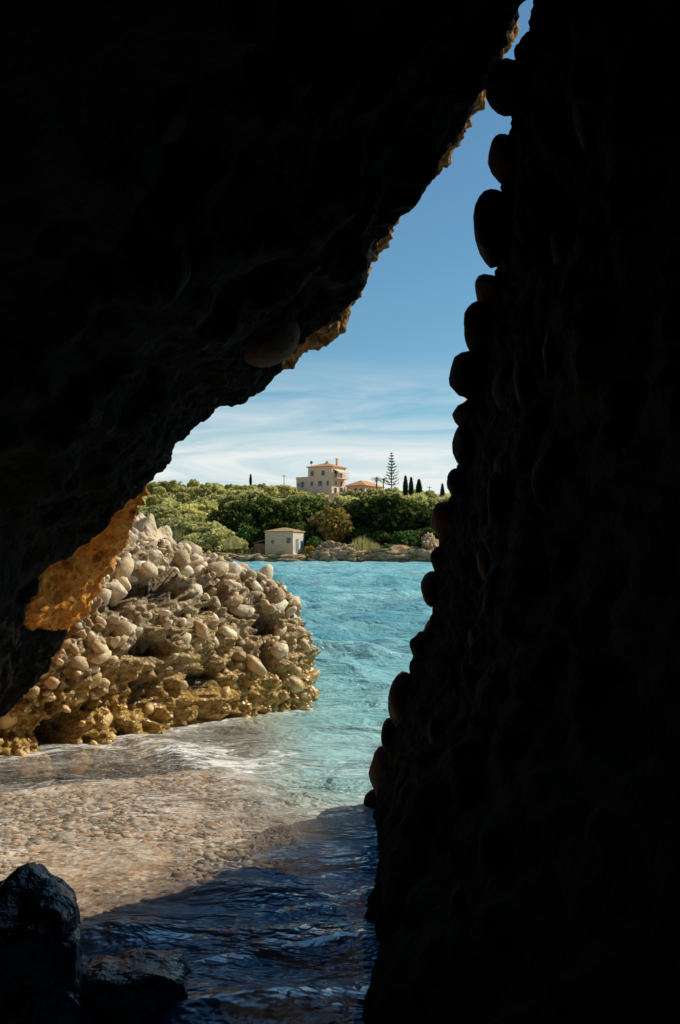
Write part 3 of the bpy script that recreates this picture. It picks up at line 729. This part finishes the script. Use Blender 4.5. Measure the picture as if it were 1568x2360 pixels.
# palms
pm = empty('palm_tree', P(868,1122,258)); tag(pm, 'palm tree behind the right end of the villa roof', 'tree')
MB().tube([(0,0,-1.5),(.05,0,1),(0,0,1.9)],[.2,.17,.16]).build('trunk', M['bark'], pm)
m = MB(); rg = np.random.default_rng(6)
for k in range(22):
    a = k*2.4; el = rg.uniform(-.1,1.2); l = rg.uniform(1.5,2.0); prev = None
    for q in np.linspace(.1,1,9):
        c = Vector((math.cos(a)*l*q*math.cos(el*.6), math.sin(a)*l*q*math.cos(el*.6), 1.9+l*(q*math.sin(el)-.55*q*q)))
        if prev is not None:
            sd = Vector((-math.sin(a),math.cos(a),0))*.22*(1.1-q)
            m.add([prev-sd, prev+sd-Vector((0,0,.08)), c+sd-Vector((0,0,.08)), c-sd],[(0,1,2,3)])
        prev = c
m.build('crown', M['green_leaf'], pm)
pm2 = copy_tree(pm); pm2.location = P(884,1120,264); pm2.scale = (.8,.8,.85); pm2.rotation_euler = (0,0,1); pm2['label'] = 'smaller palm tree left of the tiered pine'
# reeds
def reed(px, py, Y, wpx, hpx, seed, lab):
    rg = np.random.default_rng(seed); m = MB(); k = Y/F
    for i in range(360):
        x = rg.normal()*wpx*k*.42; y = rg.normal()*1.0; h_ = hpx*k*rg.uniform(.35,1.0)*(1-.35*min(1.5,abs(x)/(wpx*k))); lx = rg.normal()*.25+x*.12; wd = rg.uniform(.04,.09)
        m.add([(x-wd,y,0),(x+wd,y,0),(x+lx*.4+wd*.7,y,h_*.6),(x+lx*.4-wd*.7,y,h_*.6),(x+lx,y+rg.normal()*.1,h_)],[(0,1,2,3),(3,2,4)])
    r = mk('reed_clump', m.v, m.f, M['reed']); r.location = P(px,py,Y); tag(r, lab, 'reeds')
reed(835,1275,170,28,46,1,'pale reed clump between the shore rocks right of the brown tree')
reed(862,1274,171,18,28,2,'short reed clump just left of the long flat rock')
reed(408,1265,171,30,56,3,'pale reed clump left of the broad olive bush')
reed(535,1265,170,22,34,4,'pale reeds left of the cottage lean-to')

# ------------------------------------------------------------------ villa
a = math.radians(30)
vl = empty('villa', P(765,1143,257), -a); tag(vl, 'beige three storey villa with terracotta roof on the hilltop', 'house')
MB().box(-7.2,0,0,7.2,-2.5,7.6).build('wall', M['plaster'], vl)
rf = MB().hip(-7.2,0,0,7.2,7.62,9.0,.4).build('roof', M['tile'], vl)
MB().box(-1.5,-1.0,4.6,5.1,8.0,10.0).box(-1.58,-.92,4.52,5.18,10.0,10.15).build('chimney', M['plaster'], rf)
MB().box(-3.4,-2.7,2.6,3.2,8.3,9.35).build('chimney', M['plaster_dark'], rf)
m = MB(); m.tube([(-6.7,1,7.9),(-6.7,1,9.0)],.05); 
m.add([(-6.7+.45*math.cos(q*.785),.85,9.0+.45*math.sin(q*.785)) for q in range(8)]+[(-6.7,.95,9.0)],[(q,(q+1)%8,8) for q in range(8)])
m.build('satellite_dish', M['metal'], vl)
MB().box(-11,-7.203,.3,6,-2.5,4.6).build('wing_wall', M['plaster_dark'], vl)
MB().box(-11.1,-7.21,.2,.45,4.6,5.25).box(-11.1,-10.85,.451,6.1,4.6,5.25).build('parapet', M['plaster_dark'], vl)
def win_l(x0,x1,z0,z1,yf=0):
    f = MB().box(x0-.12,x1+.12,yf-.06,yf-.003,z0-.12,z1+.12).build('window', M['frame'], vl)
    MB().box(x0,x1,yf-.075,yf-.062,z0,z1).build('pane', M['glass'], f)
    MB().box(x0-.2,x1+.2,yf-.2,yf-.077,z0-.22,z0-.13).build('sill', M['white'], f)
for x, z0, z1, wd in [(-5.9,5.4,6.6,.9),(-2.6,5.4,6.6,.9),(-3.5,2.7,4.0,1.1),(-6.0,2.8,3.9,.8),(-1.2,2.7,3.9,.7)]: win_l(x-wd/2,x+wd/2,z0,z1)
for x, z0, z1, wd in [(-9.1,2.6,4.0,1.1),(-10.3,2.9,3.8,.5),(-8.3,0.4,1.3,.8)]: win_l(x-wd/2,x+wd/2,z0,z1,.3)
MB().box(.003,1.3,.6,6.6,4.55,4.75).build('balcony_slab', M['plaster'], vl)
m = MB(); m.box(1.22,1.28,.6,6.6,5.55,5.62)
for k in range(13): m.box(1.23,1.27,.6+k*.495,.64+k*.495,4.751,5.549)
m.build('balcony_rail', M['white'], vl)
MB().add([(.01,.8,7.1),(.01,6.2,7.1),(1.6,6.2,6.3),(1.6,.8,6.3),(.01,.8,7.04),(.01,6.2,7.04),(1.6,6.2,5.95),(1.6,.8,5.95)],[(0,1,2,3),(7,6,5,4),(3,2,6,7),(0,3,7,4),(1,5,6,2)]).build('awning', M['white'], vl)
def win_r(y0,y1,z0,z1,nm='window',xf=0):
    f = MB().box(xf+.003,xf+.06,y0-.12,y1+.12,z0-.1,z1+.12).build(nm, M['frame'], vl)
    MB().box(xf+.062,xf+.075,y0,y1,z0,z1).build('pane', M['glass'], f)
win_r(1.4,2.6,4.8,6.9,'door'); win_r(4.2,5.4,4.8,6.9,'door'); win_r(1.2,2.4,.2,2.2,'door'); win_r(4.0,5.6,.2,2.4,'door')
win_r(1.5,2.5,2.9,4.0); win_r(4.3,5.3,2.9,4.0)
MB().box(.003,5.6,7.6,17.5,-2.5,2.9).build('annex_wall', M['plaster'], vl)
MB().hip(.1,5.6,7.6,17.5,2.92,4.6,.5).build('annex_roof', M['tile'], vl)
def arch_mesh(x0,x1,z0,z1,y):
    r = (x1-x0)/2; cx = (x0+x1)/2; vv=[(x0,y,z0),(x1,y,z0)]+[(cx+r*math.cos(q*math.pi/10),y,z1-r+r*math.sin(q*math.pi/10)) for q in range(11)]
    return vv,[tuple(range(len(vv)))]
for x0 in (.7,2.3,3.9):
    m = MB(); m.add(*arch_mesh(x0,x0+1.1,0,2.3,7.59)); m.build('arch_opening', M['glass'], vl)
for y0 in (8.6,11,13.2,15.4): win_r(y0,y0+1.1,.7,2.1,'window',5.6)
gw = MB().box(-9,16,-.2,.2,-1.2,1.0).build('garden_wall', M['white']); gw.location = P(968,1158,246); gw.rotation_euler = (0,0,-.12)
gw.scale = (.45,1,.55); tag(gw, 'low white garden wall below the cypresses', 'wall')
rt = MB().box(-1.2,1.2,-.3,.3,-3,1.0).build('retaining_wall', M['plaster']); rt.location = P(770,1146,248); rt.rotation_euler = (0,0,-.4); tag(rt, 'pale terrace wall at the foot of the villa', 'wall')

# ------------------------------------------------------------------ stone cottage
a = math.radians(22)
ct = empty('stone_cottage', P(675,1281,168.5), -a); tag(ct, 'small old stone cottage with one white side at the water', 'house')
MB().box(-5.2,0,0,4.6,-.8,4.05).build('wall', M['stone'], ct)
MB().box(.004,.06,.0,4.6,-.4,4.04).build('white_wall', M['white'], ct)
MB().hip(-5.2,0.06,0,4.6,4.06,4.85,.18).build('roof', M['oldtile'], ct)
f = MB().box(-1.15,-.35,-.05,-.003,2.1,3.1).build('window', M['wood'], ct); MB().box(-1.05,-.45,-.065,-.052,2.2,3.0).build('pane', M['glass'], f)
f = MB().box(-4.0,-3.5,-.05,-.003,2.1,2.7).build('window', M['rust'], ct); MB().box(-3.92,-3.58,-.065,-.052,2.18,2.62).build('pane', M['glass'], f)
f = MB().box(.063,.12,1.1,2.2,.5,2.9).build('door', M['wood'], ct); MB().box(.122,.15,2.02,2.1,1.5,1.7).build('handle', M['metal'], f)
f = MB().box(.063,.11,3.1,3.9,1.4,2.6).build('window', M['wood'], ct); MB().box(.112,.125,3.2,3.8,1.5,2.5).build('pane', M['glass'], f)
MB().box(-7.6,-5.204,.6,4.4,-.8,2.1).build('lean_to_wall', M['dark_stone'], ct)
MB().add([(-7.8,.4,2.12),(-5.205,.4,2.7),(-5.205,4.6,2.7),(-7.8,4.6,2.12),(-7.8,.4,2.24),(-5.205,.4,2.82),(-5.205,4.6,2.82),(-7.8,4.6,2.24)],[(3,2,1,0),(4,5,6,7),(0,1,5,4),(1,2,6,5),(2,3,7,6),(3,0,4,7)]).build('lean_to_roof', M['rust'], ct)
MB().box(-6.9,-6.1,.55,.597,-.3,1.6).build('lean_to_door', M['rust'], ct)
# utility poles
for i,(px,tp,bt,Y,lab) in enumerate([(655,1094,1125,285,'thin utility pole on the skyline left of the villa'),(416,1108,1140,240,'thin utility pole on the left slope'),(990,1120,1150,262,'thin pole between the cypresses')]):
    h_ = (bt-tp)/F*Y+1; r = empty('utility_pole', P(px,bt,Y)-Vector((0,0,1))); tag(r, lab, 'pole')
    MB().tube([(0,0,0),(0,0,h_)],[.11,.08]).build('shaft', M['bark'], r); MB().box(-.6,.6,-.05,.05,h_-.45,h_-.33).build('crossarm', M['bark'], r)
